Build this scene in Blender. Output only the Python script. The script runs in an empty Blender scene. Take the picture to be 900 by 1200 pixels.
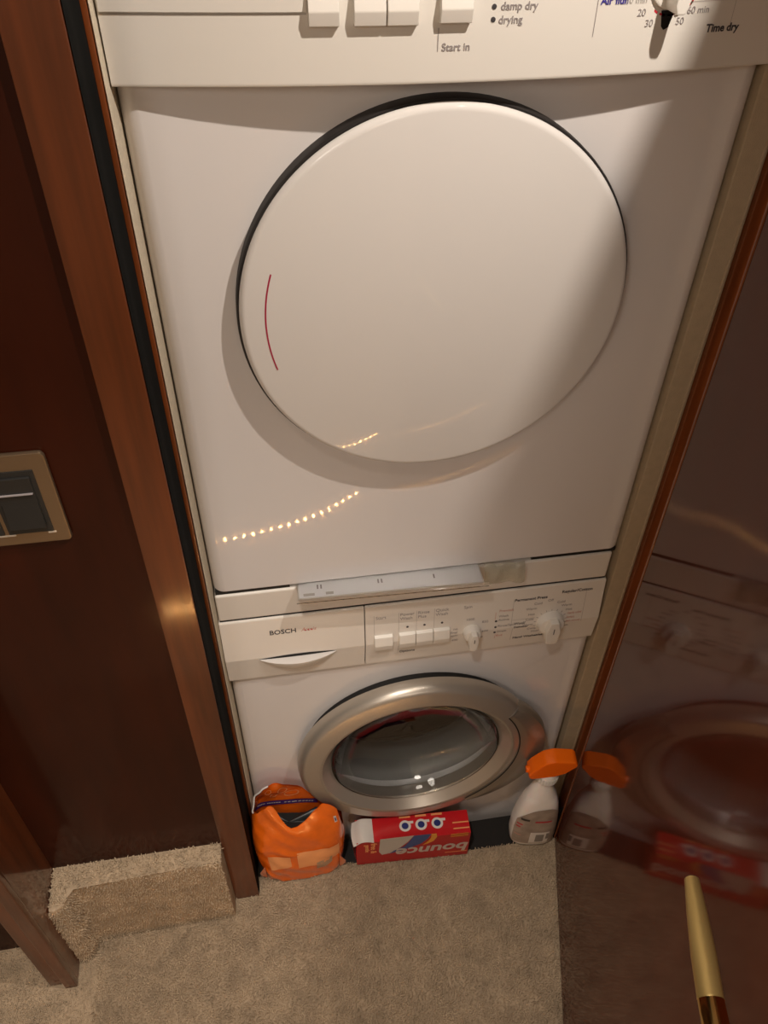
import bpy, bmesh, math, random
import numpy as np
from mathutils import Vector, Matrix
random.seed(7); rng = np.random.default_rng(7)
SC = bpy.context.scene
COL = SC.collection
PI = math.pi
FL = 0.08                                    # floor level

# ------------------------------------------------------------------ camera, world, exposure
cam = bpy.data.objects.new('camera', bpy.data.cameras.new('camera')); COL.objects.link(cam)
cam.location = (0.10329, -0.79499, 1.73007)
cam.rotation_euler = (0.8187516, -0.0128540, -0.1628527)
cam.data.sensor_fit = 'VERTICAL'; cam.data.sensor_height = 36.0; cam.data.sensor_width = 27.0
cam.data.lens = 957.09/1200*36.0
cam.data.clip_start = 0.01
SC.camera = cam
w = bpy.data.worlds.new('room_air'); SC.world = w; w.use_nodes = True
w.node_tree.nodes['Background'].inputs[0].default_value = (1.0, .84, .68, 1)
w.node_tree.nodes['Background'].inputs[1].default_value = 0.02
SC.view_settings.view_transform = 'Standard'; SC.view_settings.look = 'None'
SC.view_settings.gamma = 1.0; SC.view_settings.use_curve_mapping = False
SC.view_settings.exposure = 0.20
WARM = (1.0, .885, .775)
KEY_POS = (.551, -.45, 2.20); KEY_W = 29.0    # ceiling downlight just above the open door's top edge
FILLS = [(-.40, -1.30, 2.22, 11.0), (.25, -1.95, 2.22, 13.0)]  # fill lamps added for soft ambient light, wider than their lenses
SPOT_POS = (-.04, -.66, 2.22); SPOT_W = 47.0  # narrow spot added to brighten the carpet and the lower machine

# ------------------------------------------------------------------ materials
MATS = {}
def mat(name, color, rough=.5, metal=0., coat=0., coat_rough=.05, spec=.5, trans=0., ior=1.45, emit=None, estr=0., alpha=1., var=.0, vscale=20., bump=0., bscale=200., stretch=None, col2=None, subsurf=0.):
    m = bpy.data.materials.new(name); m.use_nodes = True
    nt = m.node_tree; b = nt.nodes['Principled BSDF']; I = b.inputs
    I['Roughness'].default_value = rough; I['Metallic'].default_value = metal
    I['Coat Weight'].default_value = coat; I['Coat Roughness'].default_value = coat_rough
    I['Specular IOR Level'].default_value = spec; I['Transmission Weight'].default_value = trans
    I['IOR'].default_value = ior; I['Alpha'].default_value = alpha
    if subsurf: I['Subsurface Weight'].default_value = subsurf; I['Subsurface Scale'].default_value = .01
    c = (*color, 1)
    I['Base Color'].default_value = c
    if emit: I['Emission Color'].default_value = (*emit, 1); I['Emission Strength'].default_value = estr
    if var or bump:
        tc = nt.nodes.new('ShaderNodeTexCoord'); mp = nt.nodes.new('ShaderNodeMapping')
        nt.links.new(tc.outputs['Object'], mp.inputs['Vector'])
        if stretch: mp.inputs['Scale'].default_value = stretch
    if var:
        n = nt.nodes.new('ShaderNodeTexNoise'); n.inputs['Scale'].default_value = vscale; n.inputs['Detail'].default_value = 6
        nt.links.new(mp.outputs[0], n.inputs['Vector'])
        r = nt.nodes.new('ShaderNodeValToRGB')
        c2 = col2 if col2 else tuple(x*(1-var) for x in color)
        r.color_ramp.elements[0].position = .32; r.color_ramp.elements[1].position = .68
        r.color_ramp.elements[0].color = (*c2, 1); r.color_ramp.elements[1].color = c
        nt.links.new(n.outputs['Fac'], r.inputs['Fac']); nt.links.new(r.outputs['Color'], I['Base Color'])
    if bump:
        n2 = nt.nodes.new('ShaderNodeTexNoise'); n2.inputs['Scale'].default_value = bscale; n2.inputs['Detail'].default_value = 3
        nt.links.new(mp.outputs[0], n2.inputs['Vector'])
        bp = nt.nodes.new('ShaderNodeBump'); bp.inputs['Strength'].default_value = bump; bp.inputs['Distance'].default_value = .002
        nt.links.new(n2.outputs['Fac'], bp.inputs['Height']); nt.links.new(bp.outputs[0], I['Normal'])
    MATS[name] = m
    return m
mat('enamel', (.78, .75, .735), .03, spec=.5, bump=.003, bscale=4.)
mat('enamel_door', (.78, .755, .725), .03, spec=.5)
mat('panel_plastic', (.82, .79, .73), .32)
mat('washer_plastic', (.80, .76, .70), .28)
mat('button_plastic', (.84, .81, .75), .3)
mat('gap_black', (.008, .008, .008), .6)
mat('door_seal', (.022, .019, .018), .6)
mat('rubber', (.0045, .005, .005), .8, spec=.05)
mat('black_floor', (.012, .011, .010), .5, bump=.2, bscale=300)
mat('ink', (.06, .055, .06), .5); mat('ink_grey', (.32, .29, .29), .5); mat('ink_light', (.50, .47, .44), .5)
mat('ink_red', (.52, .03, .05), .4); mat('ink_pale_red', (.62, .33, .27), .5); mat('ink_blue', (.05, .04, .30), .5)
mat('red_line', (.42, .01, .06), .35)
mat('silver', (.49, .445, .385), .33, metal=.6)
mat('silver_dark', (.33, .29, .24), .36, metal=.6)
mat('door_glass', (.95, .97, .97), .015, trans=1.0, ior=1.5)
mat('gasket', (.30, .30, .29), .45)
mat('drum', (.28, .27, .26), .35, metal=.9)
mat('liner', (.50, .41, .29), .95, var=.08, vscale=90, bump=.25, bscale=700, spec=.1)
mat('liner_light', (.66, .58, .45), .95, var=.12, vscale=200, bump=.4, bscale=600, spec=.1)
mat('mahogany', (.145, .034, .0075), .45, coat=1., coat_rough=.10, spec=.2, var=.5, vscale=6., stretch=(9, 9, .55), bump=.03, bscale=60.)
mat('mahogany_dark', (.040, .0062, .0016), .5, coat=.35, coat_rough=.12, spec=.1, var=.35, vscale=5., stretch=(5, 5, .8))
mat('mahogany_door', (.088, .019, .009), .5, coat=.78, coat_rough=.07, spec=.0, var=.25, vscale=4., stretch=(4, 4, .7))
mat('cherry_edge', (.26, .065, .015), .3, coat=.6, coat_rough=.1, var=.4, vscale=8., stretch=(9, 9, .6))
mat('carpet', (.56, .43, .295), .95, var=.32, vscale=30, bump=.8, bscale=420, spec=.1)
mat('carpet_pile', (.64, .50, .345), .95, var=.32, vscale=38, spec=.1)
mat('brass', (.72, .50, .19), .12, metal=1.)
mat('gold_satin', (.50, .355, .13), .38, metal=.75)
mat('champagne', (.30, .22, .14), .33, metal=.8)
mat('switch_black', (.022, .022, .021), .35)
mat('paper', (.85, .85, .86), .5); mat('paper_print', (.28, .28, .31), .6)
mat('film', (.95, .95, .95), .06, trans=1., ior=1.12)
mat('film_cloudy', (.62, .60, .50), .12, trans=.55, ior=1.2, bump=1.0, bscale=90)
mat('orange_film', (.95, .175, .010), .24, coat=.7, coat_rough=.07, bump=.5, bscale=45, var=.25, vscale=25)
mat('bag_inside', (.012, .016, .016), .35); mat('purple', (.055, .02, .16), .35); mat('orange_pale', (.85, .36, .14), .3)
mat('bag_window', (.42, .27, .17), .3); mat('grey_white', (.66, .63, .60), .4)
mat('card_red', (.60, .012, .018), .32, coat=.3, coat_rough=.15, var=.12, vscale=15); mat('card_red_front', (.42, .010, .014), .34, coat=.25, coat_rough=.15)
mat('card_white', (.72, .69, .64), .6); mat('card_grey', (.50, .47, .43), .4); mat('card_blue', (.05, .085, .24), .4)
mat('card_yellow', (.75, .33, .05), .4); mat('silver_ink', (.62, .56, .52), .3, metal=.3); mat('card_navy', (.02, .03, .16), .4)
mat('bottle_plastic', (.90, .87, .84), .22, subsurf=.2)
mat('bottle_clear', (.85, .83, .80), .12, trans=.7, ior=1.3)
mat('label_print', (.44, .36, .30), .4, var=.35, vscale=45); mat('label_white', (.78, .74, .70), .4); mat('label_grey', (.25, .23, .21), .4); mat('label_black', (.05, .04, .035), .4)
mat('orange_trigger', (1.0, .17, .006), .25)
mat('ceiling_white', (.80, .74, .66), .8, var=.05, vscale=8); mat('wall_cream', (.70, .60, .48), .8, var=.08, vscale=6)
mat('lamp_trim', (.75, .70, .62), .3, metal=.6)
mat('lamp_glow', (1, .9, .75), .5, emit=(1., .80, .58), estr=9.)
mat('bulb_glow', (1, .8, .5), .5, emit=(1., .50, .16), estr=260.)
mat('tube_clear', (.95, .93, .9), .1, trans=1., ior=1.1)

# ------------------------------------------------------------------ geometry helpers
def link(o): COL.objects.link(o); return o
def thing(name, label, cat, loc, rz=0., group=None):
    o = bpy.data.objects.new(name, None); o.empty_display_size = .05; link(o)
    o.location = loc; o.rotation_euler = (0, 0, rz); o['label'] = label; o['category'] = cat
    if group: o['group'] = group
    return o
def struct(o): o['kind'] = 'structure'; return o
def root_matrix(parent):
    m = Matrix.Identity(4); p = parent
    while p is not None:
        m = (Matrix.Translation(p.location) @ p.rotation_euler.to_matrix().to_4x4()) @ m
        p = p.parent
    return m
def obj(name, bm, m, parent=None, world=True, smooth=35., loc=None, rz=0.):
    """one mesh object; world=True: the shape was built in world coordinates"""
    me = bpy.data.meshes.new(name)
    if parent is not None and world: bmesh.ops.transform(bm, matrix=root_matrix(parent).inverted(), verts=bm.verts)
    bmesh.ops.recalc_face_normals(bm, faces=bm.faces)
    if smooth:
        for f in bm.faces: f.smooth = True
        a = math.radians(smooth)
        for e in bm.edges:
            if len(e.link_faces) == 2 and e.calc_face_angle(0) > a: e.smooth = False
    bm.to_mesh(me); bm.free()
    me.materials.append(MATS[m])
    o = bpy.data.objects.new(name, me); link(o)
    if parent is not None: o.parent = parent
    if loc: o.location = loc; o.rotation_euler = (0, 0, rz)
    if smooth: md = o.modifiers.new('weighted_normals', 'WEIGHTED_NORMAL'); md.keep_sharp = True; md.weight = 50
    return o
def tag(o, label, cat, group=None):
    o['label'] = label; o['category'] = cat
    if group: o['group'] = group
    return o
def B(): return bmesh.new()
def box(bm, x0, x1, y0, y1, z0, z1, bev=0., seg=2):
    t = bmesh.new()
    bmesh.ops.create_cube(t, size=1.0, matrix=Matrix.Translation(((x0+x1)/2, (y0+y1)/2, (z0+z1)/2)) @ Matrix.Diagonal((x1-x0, y1-y0, z1-z0, 1)))
    if bev: bmesh.ops.bevel(t, geom=list(t.edges), offset=bev, segments=seg, profile=.5, affect='EDGES', clamp_overlap=True)
    join(bm, t); return bm
def join(bm, t, M=None):
    if M is not None: bmesh.ops.transform(t, matrix=M, verts=t.verts)
    mp = {}
    for v in t.verts: mp[v] = bm.verts.new(v.co)
    for f in t.faces:
        try: bm.faces.new([mp[v] for v in f.verts])
        except ValueError: pass
    t.free(); return bm
def lathe_y(bm, prof, cx, cz, n=96, a0=0., a1=2*PI, cap=False):
    """profile of (radius, y) turned about the axis through (cx, cz) that runs along Y"""
    full = abs(a1-a0-2*PI) < 1e-6
    rows = []
    for i in range(n if full else n+1):
        a = a0+(a1-a0)*i/n
        rows.append([bm.verts.new((cx+r*math.cos(a), y, cz+r*math.sin(a))) for r, y in prof])
    for i in range(n):
        A = rows[i]; C = rows[(i+1) % len(rows)]
        for k in range(len(prof)-1):
            if prof[k][0] < 1e-7: bm.faces.new([A[k], A[k+1], C[k+1]])
            elif prof[k+1][0] < 1e-7: bm.faces.new([A[k], A[k+1], C[k]])
            else: bm.faces.new([A[k], A[k+1], C[k+1], C[k]])
    if cap and not full: bm.faces.new(rows[0]); bm.faces.new(rows[-1][::-1])
    bmesh.ops.remove_doubles(bm, verts=bm.verts, dist=1e-6)
    return bm
def lathe_z(bm, prof, cx, cy, n=48):
    t = bmesh.new(); lathe_y(t, prof, 0, 0, n)
    # map (x, y, z) -> (x, z, y)
    for v in t.verts: v.co = Vector((cx+v.co.x, cy+v.co.z, v.co.y))
    return join(bm, t)
def prism_y(bm, pts, y0, y1, bev=0.):
    """polygon of (x, z) points extruded from y0 to y1"""
    t = bmesh.new()
    a = [t.verts.new((x, y0, z)) for x, z in pts]; b = [t.verts.new((x, y1, z)) for x, z in pts]
    t.faces.new(a); t.faces.new(b[::-1]); n = len(pts)
    for i in range(n): t.faces.new([a[i], b[i], b[(i+1) % n], a[(i+1) % n]])
    if bev: bmesh.ops.bevel(t, geom=list(t.edges), offset=bev, segments=2, profile=.5, affect='EDGES', clamp_overlap=True)
    return join(bm, t)
def prism_x(bm, pts, x0, x1, bev=0.):
    """polygon of (y, z) points extruded from x0 to x1"""
    t = bmesh.new()
    a = [t.verts.new((x0, y, z)) for y, z in pts]; b = [t.verts.new((x1, y, z)) for y, z in pts]
    t.faces.new(a); t.faces.new(b[::-1]); n = len(pts)
    for i in range(n): t.faces.new([a[i], b[i], b[(i+1) % n], a[(i+1) % n]])
    if bev: bmesh.ops.bevel(t, geom=list(t.edges), offset=bev, segments=2, profile=.5, affect='EDGES', clamp_overlap=True)
    return join(bm, t)
def prism_z(bm, pts, z0, z1, bev=0.):
    t = bmesh.new()
    a = [t.verts.new((x, y, z0)) for x, y in pts]; b = [t.verts.new((x, y, z1)) for x, y in pts]
    t.faces.new(a); t.faces.new(b[::-1]); n = len(pts)
    for i in range(n): t.faces.new([a[i], b[i], b[(i+1) % n], a[(i+1) % n]])
    if bev: bmesh.ops.bevel(t, geom=list(t.edges), offset=bev, segments=2, profile=.5, affect='EDGES', clamp_overlap=True)
    return join(bm, t)
def tube(bm, pts, rad, n=12):
    pts = [Vector(p) for p in pts]; rows = []
    up = Vector((0, 0, 1))
    for i, p in enumerate(pts):
        d = (pts[min(i+1, len(pts)-1)]-pts[max(i-1, 0)]).normalized()
        s = d.cross(up); s = s.normalized() if s.length > 1e-4 else Vector((1, 0, 0))
        t = s.cross(d); r = rad[i] if isinstance(rad, (list, tuple)) else rad
        rows.append([bm.verts.new(p+s*r*math.cos(2*PI*k/n)+t*r*math.sin(2*PI*k/n)) for k in range(n)])
    for A, C in zip(rows, rows[1:]):
        for k in range(n): bm.faces.new([A[k], A[(k+1) % n], C[(k+1) % n], C[k]])
    bm.faces.new(rows[0]); bm.faces.new(rows[-1][::-1]); return bm
def grid(bm, f, nu, nv, closed=False):
    V = [[bm.verts.new(f(i/(nu if closed else nu-1), j/(nv-1))) for j in range(nv)] for i in range(nu)]
    for i in range(nu if closed else nu-1):
        for j in range(nv-1): bm.faces.new([V[i][j], V[(i+1) % nu][j], V[(i+1) % nu][j+1], V[i][j+1]])
    return V
def text_bm(s, size, align='LEFT', bold=0., shear=0., sx=1., depth=.00012):
    cu = bpy.data.curves.new('t', 'FONT'); cu.body = s; cu.size = size; cu.align_x = align
    cu.offset = bold; cu.shear = shear; cu.extrude = depth; cu.resolution_u = 3
    o = bpy.data.objects.new('t', cu); me = bpy.data.meshes.new_from_object(o)
    bm = bmesh.new(); bm.from_mesh(me); bpy.data.meshes.remove(me); bpy.data.objects.remove(o); bpy.data.curves.remove(cu)
    for v in bm.verts: v.co.x *= sx
    return bm
RX90 = Matrix.Rotation(PI/2, 4, 'X')
def label_text(s, size, x, y, z, m, parent, align='LEFT', bold=0., rz=0., tilt=0., name='lettering', shear=0., sx=1., spin=0.):
    """printed words on a surface that faces -Y (tilt leans it, rz turns it)"""
    bm = text_bm(s, size, align, bold, shear, sx)
    M = Matrix.Translation((x, y, z)) @ Matrix.Rotation(rz, 4, 'Z') @ Matrix.Rotation(tilt, 4, 'X') @ RX90 @ Matrix.Rotation(spin, 4, 'Z')
    bmesh.ops.transform(bm, matrix=M, verts=bm.verts)
    return obj(name, bm, m, parent, smooth=0)
def dot(x, y, z, r, m, parent, name='indicator_dot'):
    bm = B(); lathe_y(bm, [(0, y-.0006), (r, y-.0004), (r, y+.002)], x, z, 16); return obj(name, bm, m, parent)
def bar(x0, x1, z0, z1, y, m, parent, name='printed_line'):
    bm = B(); box(bm, x0, x1, y-.0003, y+.002, z0, z1); return obj(name, bm, m, parent, smooth=0)

# ------------------------------------------------------------------ the room
bm = B(); box(bm, -1.4, 1.5, -2.3, -.027, FL-.10, FL)
floor = struct(obj('floor', bm, 'carpet', smooth=0))
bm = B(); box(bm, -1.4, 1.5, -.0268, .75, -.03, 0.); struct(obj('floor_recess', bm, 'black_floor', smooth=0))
bm = B(); box(bm, -1.4, 1.5, -2.3, .75, 2.25, 2.31); struct(obj('ceiling', bm, 'ceiling_white', smooth=0))
bm = B(); box(bm, -1.4, 1.5, -2.36, -2.3, FL, 2.25); struct(obj('wall_front', bm, 'wall_cream', smooth=0))
bm = B(); box(bm, -1.46, -1.4, -2.3, .75, FL, 2.25); struct(obj('wall_far_left', bm, 'wall_cream', smooth=0))
bm = B(); box(bm, 1.5, 1.56, -2.3, .75, FL, 2.25); struct(obj('wall_far_right', bm, 'wall_cream', smooth=0))
bm = B(); box(bm, -.02, .66, .62, .66, FL, 2.25); struct(obj('wall_back', bm, 'wall_cream', smooth=0))
bm = B(); box(bm, -.012, .62, -.02, .02, 1.76, 2.25); struct(obj('wall_header', bm, 'mahogany', smooth=0))
# right side: fabric-lined return between the machines and the door, and the wall behind the open door
bm = B(); box(bm, .6078, .6385, -.003, .60, 0., 2.25, .0015)
wr = struct(obj('wall_right', bm, 'liner', smooth=20))
bm = B(); tube(bm, [(.6345, -.003, 0.), (.6345, -.003, 2.24)], .0016, 8); obj('piping', bm, 'liner', wr, world=False)
bm = B(); box(bm, .6390, .680, -.009, .05, 0., 2.25, .002); struct(obj('trim_1', bm, 'cherry_edge'))
bm = B(); box(bm, .668, .71, -.100, -.0092, FL, 2.25, .002); struct(obj('trim_6', bm, 'mahogany'))
bm = B(); box(bm, .70, 1.5, -.073, -.03, 0., 2.25); struct(obj('wall_behind_door', bm, 'wall_cream', smooth=0))
# left side: post, rubber seal on its flank, cherry strip, cloth liner
bm = B(); box(bm, -.0565, -.0110, -.1105, -.026, FL, 2.25, .0015); post = struct(obj('trim_2', bm, 'mahogany'))
bm = B()
grid(bm, lambda u, v: (-.0103+.0006*math.sin(u*PI*3), -.1085+u*.082, FL+v*(2.25-FL)), 13, 60); obj('rubber_seal', bm, 'rubber', post, world=False)
bm = B(); box(bm, -.0115, -.0058, -.0235, .03, 0., 2.25, .0012); struct(obj('trim_3', bm, 'cherry_edge'))
bm = B(); prism_z(bm, [(-.0056, .03), (-.0056, -.0195), (-.0045, -.0215), (-.0030, -.020), (-.0020, -.008), (-.0012, .002), (-.0012, .60), (-.0056, .60)], 0., 2.25)
struct(obj('wall_left', bm, 'liner_light'))
# left recess: dark wood panel above a carpeted step
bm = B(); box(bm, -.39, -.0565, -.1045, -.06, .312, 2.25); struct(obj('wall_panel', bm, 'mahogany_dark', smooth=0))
bm = B(); box(bm, -.352, -.3440, -.2100, -.1047, FL+.004, 2.25, .0008)
sj = struct(obj('trim_4', bm, 'mahogany'))
for x0, x1, y0 in ((-.3650, -.3435, -.2215), (-.393, -.3700, -.2130)):
    bm = B(); box(bm, x0, x1, y0, -.2095 if x0 > -.37 else -.15, FL+.004, 2.25, .002); obj('jamb_board', bm, 'mahogany', sj, world=False)
bm = B(); box(bm, -.3702, -.3520, -.2070, -.15, FL+.004, 2.25); obj('groove', bm, 'gap_black', sj, world=False, smooth=0)
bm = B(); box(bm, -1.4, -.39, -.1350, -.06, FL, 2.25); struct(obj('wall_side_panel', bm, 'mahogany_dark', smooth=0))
SX, SY, ST = -.3085, -.142, .312          # step: inner corner x, riser plane, top
bm = B(); prism_z(bm, [(-.3438, -.03), (-.3438, -.178), (-.334, -.180), (-.317, -.172), (SX, SY), (-.0567, SY), (-.0567, -.03)], FL, ST, .010)
step = struct(obj('trim_5', bm, 'carpet'))
step['label'] = 'carpeted step below the dark wood panel'
# black floor strip in front of the machines
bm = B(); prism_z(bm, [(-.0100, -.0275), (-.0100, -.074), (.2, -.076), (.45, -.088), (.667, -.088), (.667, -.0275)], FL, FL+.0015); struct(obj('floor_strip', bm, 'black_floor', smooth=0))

# carpet pile, blade by blade
def pile(name, P, N, length, width, parent, lean=.6, mname='carpet_pile', bend=None):
    n = len(P); N = N/np.linalg.norm(N, axis=1, keepdims=True)
    d = N+rng.normal(0, lean, (n, 3))*np.array([1, 1, .6])
    if bend is not None: d = d+bend
    d /= np.linalg.norm(d, axis=1, keepdims=True)
    L = length*rng.uniform(.55, 1.25, (n, 1)); W = width*rng.uniform(.6, 1.3, (n, 1))
    a = np.cross(d, rng.normal(0, 1, (n, 3))); a /= np.linalg.norm(a, axis=1, keepdims=True); b = np.cross(d, a)
    base = P-N*.001
    ring = [base+W*(math.cos(t)*a+math.sin(t)*b) for t in (0, 2.094, 4.189)]
    mid = [base+d*L*.65+W*.95*(math.cos(t)*a+math.sin(t)*b) for t in (.5, 2.594, 4.689)]
    tip = base+d*L+rng.normal(0, .0006, (n, 3))
    V = np.stack(ring+mid+[tip], 1).reshape(-1, 3)
    F = []
    for k in range(3):
        j = (k+1) % 3; F += [[k, j, j+3], [k, j+3, k+3], [k+3, j+3, 6]]
    F = (np.arange(n)[:, None, None]*7+np.array(F)[None]).reshape(-1, 3)
    me = bpy.data.meshes.new(name); me.from_pydata(V.tolist(), [], F.tolist()); me.update()
    me.polygons.foreach_set('use_smooth', np.ones(len(F), bool))
    me.materials.append(MATS[mname])
    o = link(bpy.data.objects.new(name, me)); o.parent = parent; o['kind'] = 'stuff'; return o
def scatter(x0, x1, y0, y1, s):
    X, Y = np.meshgrid(np.arange(x0, x1, s), np.arange(y0, y1, s)); n = X.size
    return X.ravel()+rng.uniform(-s*.5, s*.5, n), Y.ravel()+rng.uniform(-s*.5, s*.5, n)
X, Y = scatter(-.62, .66, -.66, -.060, .0031)
edge = -.0765-.012*np.clip((X-.2)/.25, 0, 1)+.001*np.sin(X*160)
keep = (Y < edge) & ~((X < -.343) & (Y > -.222) & (X > -.394)) & ~((X > -.36) & (X < -.0565) & (Y > SY+.003)) & ~((X < SX) & (Y > -.176) & (X > -.36)) & ~((X < -.39) & (Y > -.136)) & ~((X > -.058) & (X < -.009) & (Y > -.112)) & (X < .5982+.277*(Y+.0922)+.03) & ~((X > .660) & (Y > -.102))
X, Y = X[keep], Y[keep]
P = np.stack([X, Y, np.full_like(X, FL)], 1)
P[:, 2] += np.where(X > -.313+.003*np.sin(Y*25), .0055, 0)+.0010*np.sin(X*23+2)*np.sin(Y*31)
pile('carpet_pile', P, np.tile([0, 0, 1.], (len(P), 1)), .0062, .00115, floor, .45)
# pile of the step: its top, front riser and rounded left end
X, Y = scatter(-.342, -.058, -.172, -.1055, .0029)
keep = (Y > np.where(X < SX-.008, -.170, SY+.001))
X, Y = X[keep], Y[keep]; Pt = np.stack([X, Y, np.full_like(X, ST-.0015)], 1)
edge_d = np.clip((-.118-Y)/.02, 0, 1)[:, None]*np.where(X > SX, 1, 0)[:, None]
Nt = np.tile([0, 0, 1.], (len(Pt), 1))+edge_d*np.array([0, -.9, 0])
pile('carpet_pile', Pt, Nt, .0105, .00150, step, .60)
X, Z = scatter(SX, -.058, FL+.003, ST-.004, .0032)
Pr = np.stack([X, np.full_like(X, SY), Z], 1)
pile('carpet_pile', Pr, np.tile([0, -1., -.15], (len(Pr), 1)), .0050, .00105, step, .40)
S, Z = scatter(0, .062, FL+.003, ST-.004, .0030)
kn_ = [0, .0315, .050, .062]
cx_ = np.interp(S, kn_, [SX, -.317, -.334, -.3438]); cy_ = np.interp(S, kn_, [SY, -.172, -.180, -.178])
nx = np.interp(S, kn_, [1., .8, .2, 0]); ny = np.interp(S, kn_, [-.2, -.6, -1, -1])
pile('carpet_pile', np.stack([cx_, cy_, Z], 1), np.stack([nx, ny, np.full_like(nx, .1)], 1), .0060, .0012, step, .4)

# ------------------------------------------------------------------ tumble dryer (top machine)
RC = .018
def bevel_bottom(bm, z):
    es = [e for e in bm.edges if all(abs(v.co.z-z) < 1e-5 for v in e.verts)]
    bmesh.ops.bevel(bm, geom=es, offset=.0022, segments=2, profile=.5, affect='EDGES', clamp_overlap=True)
DR = thing('tumble_dryer', 'white tumble dryer with a big round solid door, stacked on top', 'dryer', (.299, .28, .850))
bm = B(); prism_z(bm, [(-.0002+RC-RC*math.sin(t_*PI/16), RC-RC*math.cos(t_*PI/16)) for t_ in range(9)]+[(-.0002, .56), (.607, .56)]+[(.607-RC+RC*math.cos(t_*PI/16), RC-RC*math.sin(t_*PI/16)) for t_ in range(9)], .8500, 1.530, 0.); bmesh.ops.remove_doubles(bm, verts=bm.verts, dist=1e-6); bevel_bottom(bm, .8500); obj('body', bm, 'enamel', DR, smooth=50)
bm = B(); box(bm, 0, .598, .02, .56, 1.53, 1.70, .006); obj('upper_housing', bm, 'enamel', DR)
for x0, x1, y0 in ((.002, .108, .003), (.470, .602, .003), (.108, .470, .092)): bm = B(); box(bm, x0, x1, y0, .55, .8427, .8502); obj('gap_shade', bm, 'gap_black', DR, smooth=0)  # black boxes added to deepen the shade in the gap under the dryer
def dy(x): return -(.011+.023*(1-((x-.299)/.299)**2))
def dslope(x): return math.atan(.023*2*((x-.299)/.299)/.299)
bm = B()   # bowed fascia with a rounded lower edge
def fascia(u, v):
    x = -.0005+u*.605
    prof = [(.022, 1.5165), (.004, 1.5150), (.0012, 1.5158), (.0, 1.5185), (.0, 1.60), (.0, 1.692), (.006, 1.699), (.03, 1.70)]
    p, z = prof[round(v*7)]
    return (x, min(dy(x)+p, .03), z)
grid(bm, fascia, 41, 8)
V = [v for v in bm.verts]
pan = obj('control_panel', bm, 'panel_plastic', DR, smooth=40)
for x in (-.0005, .6045):   # closing flanks of the fascia
    bm = B(); t = B(); t.faces.new([t.verts.new(c) for c in ((x, .02, 1.5155), (x, dy(x)+.001, 1.5165), (x, dy(x), 1.695), (x, .03, 1.70))]); join(bm, t); obj('panel_flank', bm, 'panel_plastic', pan)
bm = B()   # container drawer at the left: proud by a millimetre, lower edge makes the seam
def cont(u, v):
    x = .0008+u*.166; z = [1.5715, 1.5722, 1.69, 1.69][round(v*3)]
    return (x, dy(x)+[.001, -.0018, -.0018, .002][round(v*3)], z)
grid(bm, cont, 13, 4); obj('container_drawer', bm, 'panel_plastic', pan, smooth=40)
bm = B()
def seam(u, v):
    x = .0008+u*.166; return (x, dy(x)-.0003, 1.5700+v*.0012)
grid(bm, seam, 13, 2); obj('seam_line', bm, 'ink_light', pan)
def rbutton(x0, x1, z0, z1, y, rz, parent, mname='button_plastic', d=.009):
    w_ = (x1-x0); bm = B()
    prism_x(bm, [(.002, z0), (-d*.75, z0+.0012), (-d, z0+(z1-z0)*.42), (-d*.55, z1-.001), (.002, z1)], -w_/2, w_/2, .0011)
    M = Matrix.Translation(((x0+x1)/2, y, 0)) @ Matrix.Rotation(rz, 4, 'Z')
    bmesh.ops.transform(bm, matrix=M, verts=bm.verts)
    return obj('push_button', bm, mname, parent, smooth=28)
for x0, x1 in ((.168, .1935), (.2052, .2318), (.2328, .2590), (.277, .3045)):
    xm = (x0+x1)/2; rbutton(x0, x1, 1.561+(.001 if x0 > .27 else 0), 1.590, dy(xm)+.0005, dslope(xm), pan)
def ptext(s, size, x, z, m, align='LEFT', bold=0.):
    bm = text_bm(s, size, align, bold)
    for v in bm.verts:      # wrap round the bowed fascia
        X_ = x+v.co.x; v.co = Vector((X_, dy(X_)-.0004-v.co.z, z+v.co.y))
    return obj('lettering', bm, m, pan, smooth=0)
def pbar(x0, x1, z0, z1, m='ink_grey'):
    bm = B(); n = max(2, int((x1-x0)/.01)+2)
    grid(bm, lambda u, v: (x0+u*(x1-x0), dy(x0+u*(x1-x0))-.0004, z0+v*(z1-z0)), n, 2); return obj('printed_line', bm, m, pan)
ptext('Start in', .0085, .2805, 1.5415, 'ink_grey', bold=.0001)
pbar(.2768, .2774, 1.541, 1.559)
ptext('damp dry', .0085, .3295, 1.5710, 'ink_grey', bold=.0001); ptext('drying', .0085, .3285, 1.5610, 'ink_grey', bold=.0001)
for z in (1.5735, 1.5640): dot(.3238, dy(.3238), z, .0021, 'ink', pan)
ptext('Air fluff', .0085, .4185, 1.5725, 'ink_blue', bold=.0002); ptext('10 min', .0075, .441, 1.5725, 'ink_light')
pbar(.4155, .4161, 1.548, 1.60)
ptext('20', .0080, .4545, 1.5625, 'ink_grey'); ptext('30', .0080, .4635, 1.5540, 'ink_grey')
ptext('50', .0080, .4935, 1.5545, 'ink_grey'); ptext('60 min', .0080, .5025, 1.5625, 'ink_grey')
ptext('Time dry', .0090, .526, 1.5470, 'ink', bold=.00025)
pbar(.5495, .5500, 1.552, 1.60, 'ink_light'); pbar(.505, .5497, 1.5715, 1.5719, 'ink_light')
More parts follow.
